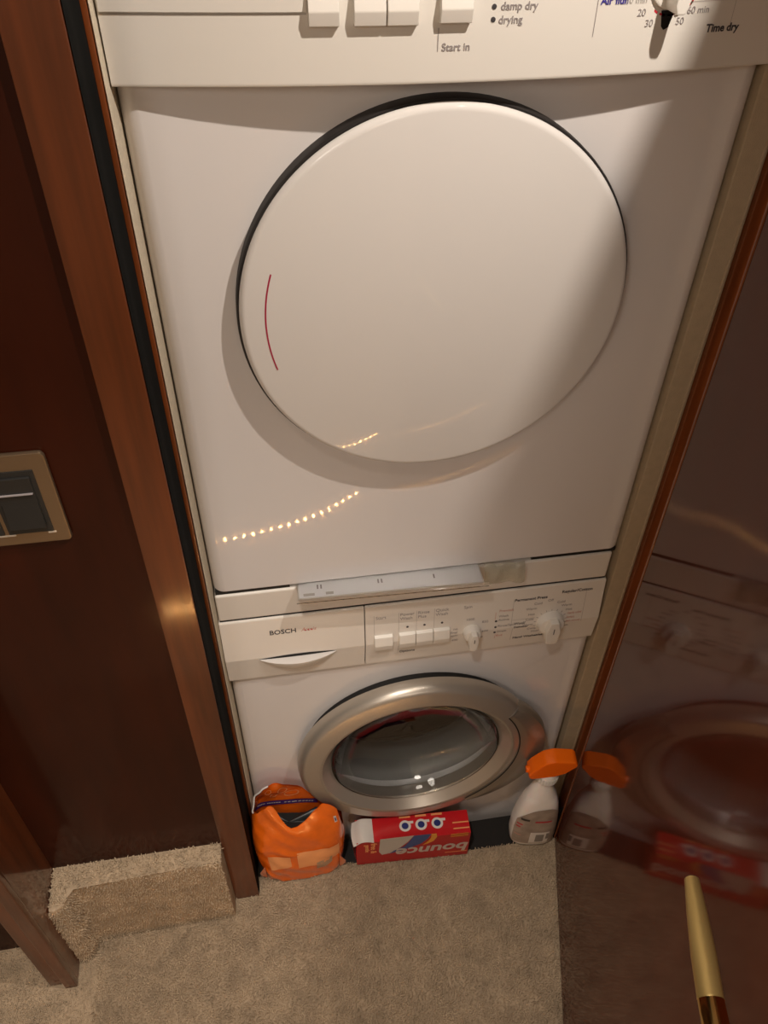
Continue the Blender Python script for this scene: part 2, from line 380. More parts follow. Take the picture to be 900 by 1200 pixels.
# dryer programme knob
kx, kz = .4835, 1.5875; ky = dy(kx)
bm = B()
for i in range(20):
    a0 = 2*PI*i/20; t = B(); lathe_y(t, [(.0243, ky-.0012), (.0260, ky-.0012)], kx, kz, 4, a0, a0+2*PI/20*.72); join(bm, t)
obj('dial_ring', bm, 'ink_red', pan)
bm = B(); lathe_y(bm, [(0, ky-.0050), (.0185, ky-.0050), (.0205, ky-.0040), (.0214, ky-.001), (.0216, ky+.003)], kx, kz, 48); kn = obj('programme_knob', bm, 'button_plastic', pan)
bm = B(); prism_y(bm, [(kx-.0055, kz+.019), (kx+.0055, kz+.019), (kx+.0062, kz-.014), (kx+.004, kz-.0205), (kx-.004, kz-.0205), (kx-.0062, kz-.014)], ky-.027, ky-.003, .002); obj('grip', bm, 'button_plastic', kn)
bm = B(); prism_y(bm, [(kx-.0062, kz-.0216), (kx+.0062, kz-.0216), (kx+.003, kz-.0345), (kx-.001, kz-.0365), (kx-.0035, kz-.034)], ky-.0012, ky+.002); obj('pointer', bm, 'gap_black', kn)
# door
dcx, dcz, dr = .2945, 1.2850, .2115
bm = B(); lathe_y(bm, [(0, -.0165), (.2132, -.0165), (.2142, -.0150), (.2142, .002), (0, .002)], dcx, dcz, 128); obj('door_seal', bm, 'door_seal', DR)
prof = []
for i in range(25):
    r = (dr-.007)*i/24; prof.append((r, -.0355+.0135*(r/(dr-.007))**2*.75))
ye = prof[-1][1]
for k in range(1, 7):
    a = k/6*PI/2; prof.append((dr-.007+.007*math.sin(a), ye+.007*(1-math.cos(a))))
prof.append((dr, -.0185)); prof.append((dr-.002, -.0172)); prof.append((0, -.0172))
bm = B(); lathe_y(bm, prof, dcx, dcz, 160); ddoor = obj('door', bm, 'enamel_door', DR, smooth=40)
def dsurf(x, z):
    r = math.hypot(x-dcx, z-dcz); return -.0355+.0135*(r/(dr-.007))**2*.75
bm = B()
def arc(u, v):
    a = math.radians(161.5+u*35.5); r = .1838+v*.0016
    x, z = dcx+r*math.cos(a), dcz+r*math.sin(a); return (x, dsurf(x, z)-.0004, z)
grid(bm, arc, 24, 2); obj('grip_mark', bm, 'red_line', ddoor)

# ------------------------------------------------------------------ washing machine (bottom machine)
WM = thing('washing_machine', 'white front loading washing machine with a silver porthole door, under the dryer', 'washing machine', (.299, .28, .0))
wcx, wcz = .3045, .397
bm = B()   # front sheet with a porthole, rounded flanks, sides, back
R0, R1, WX = .172, .016, .603
N = 128; angs = sorted(set([2*PI*i/N for i in range(N)]+[math.atan2(z-wcz, x-wcx) % (2*PI) for x in (R1, WX-R1) for z in (.012, .648)]))
inn, outp, deep = [], [], []
for a in angs:
    c, s = math.cos(a), math.sin(a); t = 9
    if c > 1e-9: t = min(t, (WX-R1-wcx)/c)
    if c < -1e-9: t = min(t, (R1-wcx)/c)
    if s > 1e-9: t = min(t, (.648-wcz)/s)
    if s < -1e-9: t = min(t, (.012-wcz)/s)
    inn.append(bm.verts.new((wcx+R0*c, 0, wcz+R0*s))); outp.append(bm.verts.new((wcx+t*c, 0, wcz+t*s))); deep.append(bm.verts.new((wcx+R0*c, .03, wcz+R0*s)))
n = len(angs)
for i in range(n):
    j = (i+1) % n; bm.faces.new([inn[i], outp[i], outp[j], inn[j]]); bm.faces.new([deep[i], inn[i], inn[j], deep[j]])
for sgn, xe in ((-1, 0.), (1, WX)):
    prv = None
    for k in range(9):
        a = PI/2*k/8; x = xe-sgn*R1+sgn*R1*math.sin(a); y = R1-R1*math.cos(a)
        row = [bm.verts.new((x, y, .012)), bm.verts.new((x, y, .648))]
        if prv: bm.faces.new([prv[0], prv[1], row[1], row[0]])
        prv = row
    row = [bm.verts.new((xe, .56, .012)), bm.verts.new((xe, .56, .648))]; bm.faces.new([prv[0], prv[1], row[1], row[0]])
bmesh.ops.remove_doubles(bm, verts=bm.verts, dist=1e-5)
obj('body', bm, 'enamel', WM, smooth=40)
bm = B(); box(bm, .0005, .5975, .02, .56, .648, .786); box(bm, 0, .598, .55, .56, .012, .786); box(bm, .0, .598, .0045, .56, .0, .0125); obj('inner_carcass', bm, 'enamel', WM, smooth=0)
bm = B(); box(bm, .0, .598, -.0005, .57, .7872, .8425, .0035, 4); obj('worktop', bm, 'washer_plastic', WM)
# fascia: drawer front and control panel share one creased profile
ZT, ZC, ZB = .7852, .7035, .6455
FP = [(.012, ZT), (-.0015, ZT-.0008), (-.0028, ZT-.003), (-.0115, ZC), (-.0065, ZB+.003), (-.005, ZB+.0006), (.012, ZB)]
def wy(z):
    return -.0028+(ZT-.003-z)/(ZT-.003-ZC)*(-.0087) if z > ZC else -.0115+(ZC-z)/(ZC-ZB-.003)*.005
def wtilt(z): return math.atan(.0087/(ZT-.003-ZC))*(-1) if z > ZC else math.atan(.005/(ZC-ZB-.003))
bm = B(); prism_x(bm, [(.018, ZT)]+FP[1:-1]+[(.018, ZB)], -.001, .2152, .0006); drawer = obj('detergent_drawer', bm, 'washer_plastic', WM, smooth=12)
bm = B(); prism_x(bm, [(.018, ZT)]+FP[1:-1]+[(.018, ZB)], .2166, .599, .0006); wpan = obj('control_panel', bm, 'washer_plastic', WM, smooth=12)
bm = B(); box(bm, .2145, .2172, .0005, .018, ZB, ZT); box(bm, .001, .597, .0008, .018, ZT-.0005, ZT+.0025); obj('joint_line', bm, 'gap_black', WM, smooth=0)
# drawer handle: crescent scoop
bm = B(); hx0, hx1, hz = .050, .171, .7005
def lip(u, v):
    x = hx0+u*(hx1-hx0); s = math.sin(PI*u)**.8; depth = .0385*s
    z = hz-depth*(1-v)**1.0; out = .013*s*math.sin(v*PI/2)
    return (x, wy(max(z, ZB+.003))-.0004-out, z-.004*s*v)
grid(bm, lip, 33, 9); obj('handle_lip', bm, 'button_plastic', drawer)
bm = B()
def cav(u, v):
    x = hx0+u*(hx1-hx0); s = math.sin(PI*u)**.8
    return (x, wy(hz)-.0006, hz-.002*s+v*.0065*s)
grid(bm, cav, 33, 3); obj('handle_slot', bm, 'gap_black', drawer)
bm = B()
def shelf(u, v):
    x = hx0+u*(hx1-hx0); s = math.sin(PI*u)**.8
    return (x, wy(hz)-.0005-.0132*s*v, hz-.002*s-.002*s*v)
grid(bm, shelf, 33, 4); obj('handle_scoop', bm, 'grey_white', drawer)
def wtext(s, size, x, z, m, parent=wpan, align='LEFT', bold=0., shear=0., sx=1.):
    return label_text(s, size, x, wy(z)-.0003, z, m, parent, align, bold, tilt=wtilt(z+size*.35), shear=shear, sx=sx)
wtext('BOSCH', .0125, .0705, .7505, 'ink', drawer, bold=.0002, sx=1.0)
wtext('Axxis', .0100, .1185, .7510, 'ink_pale_red', drawer, shear=.25); 
for i in range(3): dot(.1245+i*.005, wy(.7525)-.0002, .7525, .0012, 'ink_red', drawer, 'logo_dot')
# push buttons
for x0, x1 in ((.2300, .2590), (.2690, .2950), (.2958, .3230), (.3238, .3500)): rbutton(x0, x1, .691, .722, wy(.706)+.0006, 0, wpan, d=.008)
def wbar(x, z0, z1, m='ink_light', wd=.0007):
    bm = B(); grid(bm, lambda u, v: (x+u*wd, wy(z0+v*(z1-z0))-.00035, z0+v*(z1-z0)), 2, 9); return obj('printed_line', bm, m, wpan)
def whbar(x0, x1, z, m='ink_light', wd=.0007):
    bm = B(); grid(bm, lambda u, v: (x0+u*(x1-x0), wy(z+v*wd)-.00035, z+v*wd), 2, 2); return obj('printed_line', bm, m, wpan)
wtext('Start', .0085, .2325, .7560, 'ink_grey')
for x, a, b in ((.2705, 'Power', 'Wash'), (.2985, 'Rinse', 'Plus'), (.3265, 'Quick', 'Wash')):
    wtext(a, .0085, x, .7575, 'ink_grey'); wtext(b, .0085, x, .7490, 'ink_grey'); wbar(x-.0022, .724, .765)
wbar(.2300, .724, .764); wbar(.2683, .670, .690)
wtext('Options', .0078, .2705, .6710, 'ink', bold=.0001)
for x in (.2825, .3095, .3375): dot(x, wy(.733)-.0002, .7330, .0019, 'ink', wpan)
# spin knob
def knob(cx, cz, r, gl, name):
    y = wy(cz); bm = B(); lathe_y(bm, [(0, y-.011), (r*.82, y-.011), (r*.9, y-.010), (r, y-.002), (r*1.02, y+.003)], cx, cz, 40); k_ = obj(name, bm, 'button_plastic', wpan)
    bm = B(); prism_y(bm, [(cx-r*.30, cz+r*.85), (cx+r*.30, cz+r*.85), (cx+r*.55, cz-r*.2), (cx+r*.42, cz-r*gl+.003), (cx, cz-r*gl), (cx-r*.42, cz-r*gl+.003), (cx-r*.55, cz-r*.2)], y-.021, y-.006, .0022); obj('grip', bm, 'button_plastic', k_)
    bm = B(); box(bm, cx-.0006, cx+.0006, y-.0216, y-.019, cz-r*.3, cz+r*.25); obj('pointer_line', bm, 'ink', k_, smooth=0)
    return k_
knob(.3865, .7055, .0150, 1.75, 'spin_knob')
wtext('Spin', .0082, .378, .7570, 'ink_grey', align='CENTER')
for s, x, z in (('1000', .383, .7300), ('850', .4075, .7215), ('600', .4085, .7010), ('500', .4015, .6850), ('400', .3605, .6850), ('no', .3600, .7130), ('final', .3580, .7055), ('spin', .3590, .6980)): wtext(s, .0070, x, z, 'ink_grey', align='CENTER')
# status lights
for z in (.7215, .7085, .6955): dot(.4255, wy(z)-.0002, z, .0020, 'ink', wpan)
wbar(.4235, .726, .741, 'ink_pale_red'); wbar(.4270, .678, .689, 'ink_pale_red')
for s, z, m in (('Prewash', .7405, 'ink_pale_red'), ('Wash', .7290, 'ink_grey'), ('Active', .7210, 'ink_grey'), ('Rinse/Spin', .7080, 'ink_grey'), ('Drain', .6945, 'ink_grey'), ('End', .6830, 'ink_pale_red')): wtext(s, .0070, .4290, z, m)
# programme knob
knob(.5165, .7055, .0225, 1.50, 'programme_knob')
wtext('Permanent Press', .0078, .4525, .7590, 'ink', bold=.00015); wtext('Regular/Cotton', .0080, .5285, .7655, 'ink', bold=.00015)
wtext('Wool/', .0070, .4560, .7085, 'ink', bold=.0001); wtext('Delicates', .0062, .4560, .7005, 'ink', bold=.0001); wtext('Hand Washables', .0075, .4585, .6700, 'ink', bold=.00015)
wbar(.4510, .706, .764); wbar(.4545, .667, .700); wbar(.5690, .697, .764); whbar(.4515, .490, .7190)
for s, x, z in (('Cold', .492, .7470), ('Warm', .482, .7370), ('Hot', .483, .7250), ('Cold', .481, .7145), ('Warm', .479, .7030), ('Cold', .486, .6920), ('Hot', .493, .6830), ('Off', .512, .7510), ('Cold', .530, .7450), ('Warm', .540, .7370), ('Hot', .545, .7270)): wtext(s, .0068, x, z, 'ink_grey', align='CENTER')
for s, z in (('Heavily soiled', .7185), ('Sanitary', .7095), ('Stain removal', .7010)): wtext(s, .0066, .5430, z, 'ink_pale_red', sx=.65)
wtext('Spin', .0066, .5385, .6895, 'ink_grey')
for i in range(15):
    a = math.radians(-50+i*20); 
    if i in (): continue
    x, z = .5165+.0262*math.cos(a), .7055+.0262*math.sin(a); bm = B()
    t = B(); box(t, -.0018, .0018, -.0002, .0002, -.0003, .0003); join(bm, t, Matrix.Translation((x, wy(z)-.0003, z)) @ Matrix.Rotation(-a, 4, 'Y')); obj('dial_tick', bm, 'ink_grey', wpan, smooth=0)
# porthole door
bm = B(); lathe_y(bm, [(.172, -.0008), (.1985, -.0008), (.1985, -.016), (.172, -.016)], wcx, wcz, 96); obj('door_gap', bm, 'gap_black', WM)
RO = .2135
prof = [(.178, -.016), (.206, -.016), (RO, -.021), (RO+.0006, -.027), (RO-.0012, -.037), (RO-.006, -.0450), (RO-.012, -.0490), (.178, -.0520), (.1765, -.0520)]
bm = B(); lathe_y(bm, prof, wcx, wcz, 160); wdoor = obj('door', bm, 'silver', WM, smooth=30)
bm = B(); lathe_y(bm, [(.1765, -.0516), (.1725, -.0508), (.161, -.036), (.155, -.030), (.155, -.010)], wcx, wcz, 128); obj('inner_bezel', bm, 'silver', wdoor, smooth=30)
# crescent handle piece that swells beyond the ring on the right
bm = B()
def crescent(u, v):
    a = math.radians(-58+u*92); bulge = .033*max(0, math.sin(PI*u))**.75
    r0 = .1895; r1 = RO-.001+bulge
    k = v*3; seg = min(int(k), 2); f = k-seg
    pts = [(r0, -.0516), (r0+.35*(r1-r0), -.0535), (r1-.004, -.0475), (r1, -.032)]
    r = pts[seg][0]*(1-f)+pts[seg+1][0]*f; y = pts[seg][1]*(1-f)+pts[seg+1][1]*f
    return (wcx+r*math.cos(a), y, wcz+r*math.sin(a))
Vg = grid(bm, crescent, 41, 10)
geo = [g[-1] for g in Vg]; back = [bm.verts.new((v.co.x*.98+wcx*.02, -.020, v.co.z*.98+wcz*.02)) for v in geo]
for i in range(len(geo)-1): bm.faces.new([geo[i], geo[i+1], back[i+1], back[i]])
obj('door_handle', bm, 'silver_dark', wdoor, smooth=35)
bm = B()
def hsplit(u, v):
    a = math.radians(-58+u*92); r = .1878+v*.0022; return (wcx+r*math.cos(a), -.0522, wcz+r*math.sin(a))
grid(bm, hsplit, 41, 2); obj('handle_split', bm, 'gap_black', wdoor)
bm = B()
a = math.radians(34.5)
for q in (0, 1): pass
grid(bm, lambda u, v: (wcx+(.189+u*.025)*math.cos(a+v*.006+u*.03), -.0530+u*.006-.002*math.sin(PI*u), wcz+(.189+u*.025)*math.sin(a+v*.006+u*.03)), 8, 2); obj('handle_top_edge', bm, 'grey_white', wdoor)
# glass bowl, gasket and drum behind it
bm = B(); g1 = [(0, .030), (.05, .029), (.10, .022), (.128, .006), (.142, -.016), (.150, -.030), (.1545, -.033)]
g2 = [(.1545, -.036), (.147, -.0335), (.138, -.018), (.124, .003), (.098, .018), (.05, .025), (0, .026)]
lathe_y(bm, g1+g2, wcx, wcz, 96); obj('glass_bowl', bm, 'door_glass', wdoor, smooth=60)
bm = B(); lathe_y(bm, [(.1725, .012), (.160, .016), (.152, .03), (.156, .05), (.150, .07), (.158, .085), (.166, .10)], wcx, wcz, 96); obj('door_gasket', bm, 'gasket', WM, smooth=60)
bm = B(); lathe_y(bm, [(.158, .098), (.20, .10), (.225, .105), (.228, .14), (.2255, .145), (.228, .15), (.228, .24), (.2255, .245), (.228, .25), (.228, .38), (.20, .40), (.08, .39), (0, .40)], wcx, wcz, 96); dm = obj('drum', bm, 'drum', WM, smooth=40)
for i in range(3):
    bm = B(); a = math.radians(100+120*i); t = B(); prism_x(t, [(.11, 0.), (.13, .030), (.37, .030), (.39, 0.)], -.022, .022, .008)
    join(bm, t, Matrix.Translation((wcx+.226*math.cos(a), 0, wcz+.226*math.sin(a))) @ Matrix.Rotation(-(a+PI/2)+0, 4, 'Y')); obj('drum_paddle', bm, 'gasket', dm, smooth=40)

# ------------------------------------------------------------------ booklet in a clear sleeve, pushed into the gap between the machines
SL = thing('plastic_sleeve', 'clear plastic sleeve with white leaflets sticking out between washer and dryer', 'document sleeve', (.255, .02, .8426), math.radians(-1.6))
def M_local(bm, name, m, **k): return obj(name, bm, m, SL, world=False, **k)
bm = B(); box(bm, -.136, .134, -.050, .06, .0004, .0036, .0008); M_local(bm, 'leaflet_stack', 'card_white')
bm = B(); grid(bm, lambda u, v: (-.134+u*.266, -.0485+v*.105, .0040+.0008*math.sin(PI*u)), 9, 3); tp = M_local(bm, 'top_leaflet', 'paper')
for x0 in (-.108, -.103, -.020, -.015, .062):
    bm = B(); grid(bm, lambda u, v: (x0+u*.0022, -.034+v*.008, .0044+.0008*math.sin(PI*(x0+.134)/.266)), 2, 2); bmx = bm
    obj('print_block', bmx, 'ink_grey', tp, world=False)
for x0, x1 in ((-.128, -.112), (-.096, -.085)):
    bm = B(); grid(bm, lambda u, v: (x0+u*(x1-x0), -.046+v*.005, .0046), 2, 2); obj('print_block', bm, 'ink_light', tp, world=False)
bm = B()
grid(bm, lambda u, v: (-.1385+u*.279, -.0535+v*.115, .0052+.0010*math.sin(PI*u)+.0004*math.sin(u*40)*math.sin(v*9)), 40, 8); M_local(bm, 'film_top', 'film')
bm = B()
grid(bm, lambda u, v: (-.1385+u*.279, -.0535-.004*math.sin(PI*v), .0003+v*.0050), 30, 5); M_local(bm, 'film_front', 'film')
bm = B()
def tail(u, v):
    x = .140+u*.062; k_ = v
    y = -.016-.020*math.sin(k_*PI/2)*(.55+.1*math.sin(u*9)); z = .0075-.032*k_**1.6+.0015*math.sin(u*14+k_*5)
    return (x, y-.004, z+.002*(1-u))
grid(bm, tail, 26, 12); M_local(bm, 'film_tail', 'film_cloudy', smooth=60)

# ------------------------------------------------------------------ orange refill pouch
BG = thing('detergent_pouch', 'crumpled orange plastic pouch, torn open at the top, beside the wooden post', 'pouch', (.080, -.062, FL+.0065))
def hash_n(u, v, s):
    return math.sin(u*s*7.1+v*5.3+s)*math.sin(v*s*6.7+u*3.1+2*s)
def rim_h(t):      # t: angle, 0 = right, 90 = back, 180 = left, 270 = front
    pts = [(0, .166), (35, .166), (55, .178), (80, .236), (100, .266), (130, .262), (160, .240), (185, .215), (215, .220), (236, .240), (248, .232), (262, .190), (268, .180), (284, .206), (304, .226), (322, .216), (340, .195), (360, .166)]
    X_ = .080+pouch_xy(t, .2)[0]+.004; dx_ = .3045-X_        # the pouch ducks under the porthole ring
    cap = .397-math.sqrt(max(0, .219**2-dx_**2))-(FL+.0065)-.003 if abs(dx_) < .219 and (t % 360 < 186 or t % 360 > 338) else 9
    return min(cap, float(np.mean([np.interp((t+k_) % 360, [q[0] for q in pts], [q[1] for q in pts]) for k_ in (-3, 0, 3)])))
def pouch_xy(t, z):
    a = math.radians(t); f = z/.28
    A = .076+.014*math.sin(min(1, f*1.1)*PI)**.8-.002*f; Bd = .036+.012*math.sin(min(1, f*1.15)*PI)-.028*f**2
    e = .75
    c, s = math.cos(a), math.sin(a)
    x = A*math.copysign(abs(c)**e, c); y = Bd*math.copysign(abs(s)**e, s)
    # side gussets pinch inward higher up
    x -= math.copysign(1, c)*.010*max(0, f-.35)*(1-abs(s))
    y += .004+.018*f
    wr = .0034*hash_n(math.sin(a)*.7, z*5, 1.1)+.0016*hash_n(math.cos(a)*.9, z*9, 1.7)-.0032*max(0, 1-abs(math.sin(a*1.5+z*14))*3.2)-.0028*max(0, 1-abs(z-.105-.02*math.sin(a*2))/.007)
    return x*(1+wr*5)-.004*f, min(y+wr, .0385 if z > .02 else .036)
bm = B()
NU, NV = 96, 34
def pouch(u, v):
    t = u*360; z = .001+v*rim_h(t)
    x, y = pouch_xy(t, z)
    return (x, y, z)
V = grid(bm, pouch, NU, NV, closed=True)
bm.faces.new([V[i][0] for i in range(NU)][::-1])
# inner skin
t2 = B()
def pin(u, v):
    t = u*360; z = .06+v*(rim_h(t)-.06); x, y = pouch_xy(t, z); return (x*.965, y-.0022*math.copysign(1, math.sin(math.radians(t)) or 1), z)
bagbody = obj('pouch_film', bm, 'orange_film', BG, world=False, smooth=60)
bm = B(); grid(bm, pin, NU, 18, closed=True); obj('inner_skin', bm, 'orange_film', bagbody, world=False, smooth=60)
bm = B(); grid(bm, lambda u, v: (pouch_xy(u*360, .14)[0]*.70*(1-v)-.018, pouch_xy(u*360, .14)[1]*.5*(1-v)+.008, .164+.008*math.sin(u*25)*(1-v)), 48, 5, closed=True); obj('dark_contents', bm, 'bag_inside', BG, world=False)
def on_back(t, z, off): x, y = pouch_xy(t, z); return (x*.965, y-.0034-off, z)
bm = B(); grid(bm, lambda u, v: on_back(66+u*90, .172+v*.015+.010*math.sin(PI*u)+.012*u, .0008), 40, 3); strip = obj('purple_strip', bm, 'purple', BG, world=False)
bm = B()
for i in range(22):
    if i in (8, 15): continue
    t = 72+i*3.4
    q = [on_back(t+dx_, .1800+.010*math.sin(PI*(t-66)/90)+.012*(t-66)/90+dz_, .0018) for dx_, dz_ in ((0, 0), (2.4, 0), (2.4, .003), (0, .003))]; bm.faces.new([bm.verts.new(c) for c in q])
obj('strip_print', bm, 'grey_white', strip, world=False)
for t, z in ((92, .225), (112, .228), (122, .247), (100, .245), (152, .214)):
    bm = B()
    grid(bm, lambda u, v: on_back(t+math.cos(u*2*PI)*(5.0+v*1.2), z+math.sin(u*2*PI)*(.0085+v*.002), .0012), 24, 2, closed=True); obj('care_symbol', bm, 'orange_pale', BG, world=False)
def on_front(t, z, off):
    x, y = pouch_xy(t, z); x2, y2 = pouch_xy(t+.5, z); nx_, ny_ = (y2-y), -(x2-x); l = math.hypot(nx_, ny_) or 1
    return (x+nx_/l*off, y+ny_/l*off, z)
for t0, t1, z0, z1, m in ((283, 306, .045, .075, 'bag_window'), (232, 262, .060, .105, 'orange_pale'), (268, 322, .062, .112, 'orange_pale')):
    bm = B(); grid(bm, lambda u, v: on_front(t0+u*(t1-t0), z0+v*(z1-z0)*(1-.25*u)+.012*u, .0012), 14, 6); obj('printed_patch', bm, m, BG, world=False)
for t, z in ((318, .170), ):
    bm = B(); grid(bm, lambda u, v: on_front(t+u*8, z+v*.018, .0012), 4, 3); a_ = obj('symbol_patch', bm, 'grey_white', BG, world=False)
    bm = B(); grid(bm, lambda u, v: on_front(t+2+u*4, z+.004+v*.010, .0020), 4, 3); obj('symbol_mark', bm, 'purple', a_, world=False)
# pale edge of the back panel and gusset fins at the base corners
bm = B(); tube(bm, [(pouch_xy(t, rim_h(t))[0]*.995, pouch_xy(t, rim_h(t))[1], rim_h(t)+.0005) for t in range(120, 196, 5)], .0016, 6); obj('rim_seal', bm, 'grey_white', BG, world=False)
for s in (-1, 1):
    bm = B(); grid(bm, lambda u, v: (s*(.072+.012*u), -.020+.018*u*0-.012*v+.004*u, .004+v*.075*(1-.45*u)), 6, 8); obj('gusset_fin', bm, 'orange_film', BG, world=False)

# ------------------------------------------------------------------ red carton of dryer sheets lying below the porthole
ang = math.atan2(-.0127, .2247)
BX = thing('dryer_sheet_box', 'red cardboard carton with upside down white lettering, lying below the porthole', 'box', (.1865, -.0835, FL+.0066), ang)
BL, BD, BH = .2250, .048, .094
def bl(name, bm, m, parent=BX, **k): return obj(name, bm, m, parent, world=False, **k)
bm = B()   # carton shell, open at the left end
t = .0012
for (x0, x1, y0, y1, z0, z1) in ((0, BL, .0006, t, .0, BH), (0, BL, BD-t, BD, 0, BH), (0, BL, t, BD-t, 0, t), (.030, BL, t, BD-t, BH-t, BH), (BL-t, BL, t, BD-t, t, BH-t)): box(bm, x0, x1, y0, y1, z0, z1, .0003, 1)
bl('carton', bm, 'card_red')
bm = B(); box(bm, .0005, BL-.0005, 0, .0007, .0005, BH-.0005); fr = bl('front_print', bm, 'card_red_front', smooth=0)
bm = B(); box(bm, .004, .03, .004, BD-.004, .002, BH-.01); bl('inner_card', bm, 'card_white', smooth=0)  # white card block inside the open end
def flap(u, v):
    x = .034-.040*u; return (x-.003*math.sin(PI*v)*u, -.0018+v*(BD+.001), BH+.0008+.0055*math.sin(PI*min(1, u*1.15))*(1-.4*v)-.030*max(0, u-.55)**1.4)
bm = B(); grid(bm, flap, 16, 8)
fl_ = bl('end_flap', bm, 'card_white', smooth=60)
bm = B(); grid(bm, lambda u, v: (-.002-.006*v, .002+u*(BD-.004), .018+v*(BH-.035)), 4, 5); bl('end_flap', bm, 'card_red_front')
def fpoly(pts, y, m, name='print_shape'):
    bm = B(); a_ = [bm.verts.new((x, y, z)) for x, z in pts]; bm.faces.new(a_); return obj(name, bm, m, fr, world=False, smooth=0)
fpoly([(.046, .104), (.112, .1065), (.100, .080), (.086, .060), (.066, .040), (.050, .036), (.044, .050)], -.0004, 'card_grey')
fpoly([(.112, .1065), (.146, .1065), (.140, .088), (.128, .070), (.106, .056), (.084, .046), (.064, .038), (.074, .050), (.094, .064), (.104, .084)], -.0006, 'card_blue')
fpoly([(.146, .1065), (.156, .1065), (.158, .092), (.152, .076), (.140, .066), (.130, .062), (.140, .076), (.146, .090)], -.0006, 'card_yellow')
def ftext(s, size, x, z, m, spin=0., bold=0., shear=0., sx=1.):
    bm = text_bm(s, size, 'LEFT', bold, shear, sx); bmesh.ops.transform(bm, matrix=Matrix.Translation((x, -.0009, z)) @ RX90 @ Matrix.Rotation(spin, 4, 'Z'), verts=bm.verts); return obj('lettering', bm, m, fr, world=False, smooth=0)
ftext('bounce', .0475, .2240, .0555, 'silver_ink', PI, .0012, .15, 1.03)
ftext('free &', .017, .028, .090, 'orange_pale', -PI/2, .0003); ftext('gentle', .013, .017, .086, 'orange_pale', -PI/2, .0002)
for i in range(3): fpoly([(.185, .097-i*.005), (.220, .097-i*.005), (.220, .0945-i*.005), (.185, .0945-i*.005)], -.0005, 'card_yellow')
fpoly([(.178, .020), (.222, .020), (.222, .017), (.178, .017)], -.0005, 'orange_pale')
def topdisc(x, y, r0, r1, z, m, name):
    bm = B(); t = B(); lathe_y(t, [(r0, 0), (r1, 0)] if r0 > 0 else [(0, 0), (r1, 0)], 0, 0, 28)
    for v in t.verts: v.co = Vector((x+v.co.x, y+v.co.z, z))
    join(bm, t); return bl(name, bm, m, smooth=0)
for i, x in enumerate((.098, .130, .162)):
    d = topdisc(x, .026, 0, .0115, BH+.0006, 'card_white', 'care_symbol'); 
    e = topdisc(x, .026, 0, .0068, BH+.0009, 'card_navy', 'symbol_mark'); e.parent = d
    bm = B(); box(bm, x+.006, x+.017, .030, .035, BH+.0004, BH+.0008); bl('symbol_tail', bm, 'card_white', smooth=0)
    bm = B(); box(bm, x-.010, x+.012, .0425, .0465, BH+.0002, BH+.0006); bl('caption_print', bm, 'orange_pale', smooth=0)
for k in range(2): bm = B(); box(bm, .192, .224, .010+.012*k, .0125+.012*k, BH+.0002, BH+.0006); bl('caption_print', bm, 'orange_pale', smooth=0)

# ------------------------------------------------------------------ spray bottle
SB = thing('spray_bottle', 'white plastic spray bottle with an orange trigger head, in the corner by the door', 'spray bottle', (.5500, -.0765, FL+.0065), math.radians(-8)); SB.scale = (1.09, 1.0, 1.09)
def sbo(name, bm, m, parent=SB, **k): return obj(name, bm, m, parent, world=False, **k)
bm = B()
#       z,   half width left, half width right, half depth
SEC = [(.000, .034, .034, .021), (.004, .040, .039, .0245), (.030, .0435, .041, .0265), (.070, .0435, .040, .0265), (.105, .040, .037, .0255), (.140, .034, .032, .0235), (.165, .0275, .025, .0205), (.185, .022, .018, .0175), (.200, .0165, .0140, .0150), (.212, .0140, .0135, .0138), (.226, .0138, .0135, .0135)]
def bot(u, v):
    z = v*.226; a = u*2*PI; zz = [q[0] for q in SEC]
    l, r, d = (float(np.interp(z, zz, [q[k] for q in SEC])) for k in (1, 2, 3))
    c, s = math.cos(a), math.sin(a); e = .72 if z < .16 else .9
    wd = r if c > 0 else l
    return (wd*math.copysign(abs(c)**e, c), d*math.copysign(abs(s)**e, s), z+.0)
V = grid(bm, bot, 48, 40, closed=True); bm.faces.new([V[i][0] for i in range(48)][::-1]); bm.faces.new([V[i][-1] for i in range(48)])
bt = sbo('bottle_body', bm, 'bottle_plastic', smooth=60)
def on_bot(a, z, off):
    x, y, _ = bot(a/(2*PI), z/.226); return (x*(1+off*8), y-off, z)
def patch(a0, a1, z0, z1, m, off, name, parent, n=16, top=None):
    bm = B(); grid(bm, lambda u, v: on_bot(math.radians(a0+u*(a1-a0)), z0+v*((top(u) if top else z1)-z0), off), n, 10); return sbo(name, bm, m, parent, smooth=60)
lab = patch(205, 332, .014, .120, 'label_print', .0008, 'front_label', SB, top=lambda u: .095+.045*math.sin(PI*u*.8))
patch(262, 300, .018, .060, 'label_white', .0014, 'label_panel', lab); patch(270, 285, .024, .052, 'label_grey', .0019, 'label_barcode', lab); patch(290, 299, .034, .055, 'label_grey', .0019, 'label_barcode', lab)
patch(222, 252, .100, .106, 'label_black', .0014, 'label_title', lab); patch(212, 236, .083, .087, 'ink_red', .0014, 'label_line', lab); patch(213, 231, .074, .078, 'ink_red', .0014, 'label_line', lab); patch(214, 240, .046, .049, 'ink_pale_red', .0014, 'label_line', lab); patch(265, 300, .096, .101, 'ink_red', .0014, 'label_line', lab)
bm = B(); lathe_z(bm, [(.0142, .214), (.0185, .214), (.0185, .220), (.0178, .232), (.0150, .240), (0, .240)], 0, 0, 32)
for k in range(24):
    a = 2*PI*k/24; box(bm, .018*math.cos(a)-.0008, .018*math.cos(a)+.0008, .018*math.sin(a)-.0008, .018*math.sin(a)+.0008, .2155, .230)
sbo('neck_collar', bm, 'bottle_plastic', smooth=40)
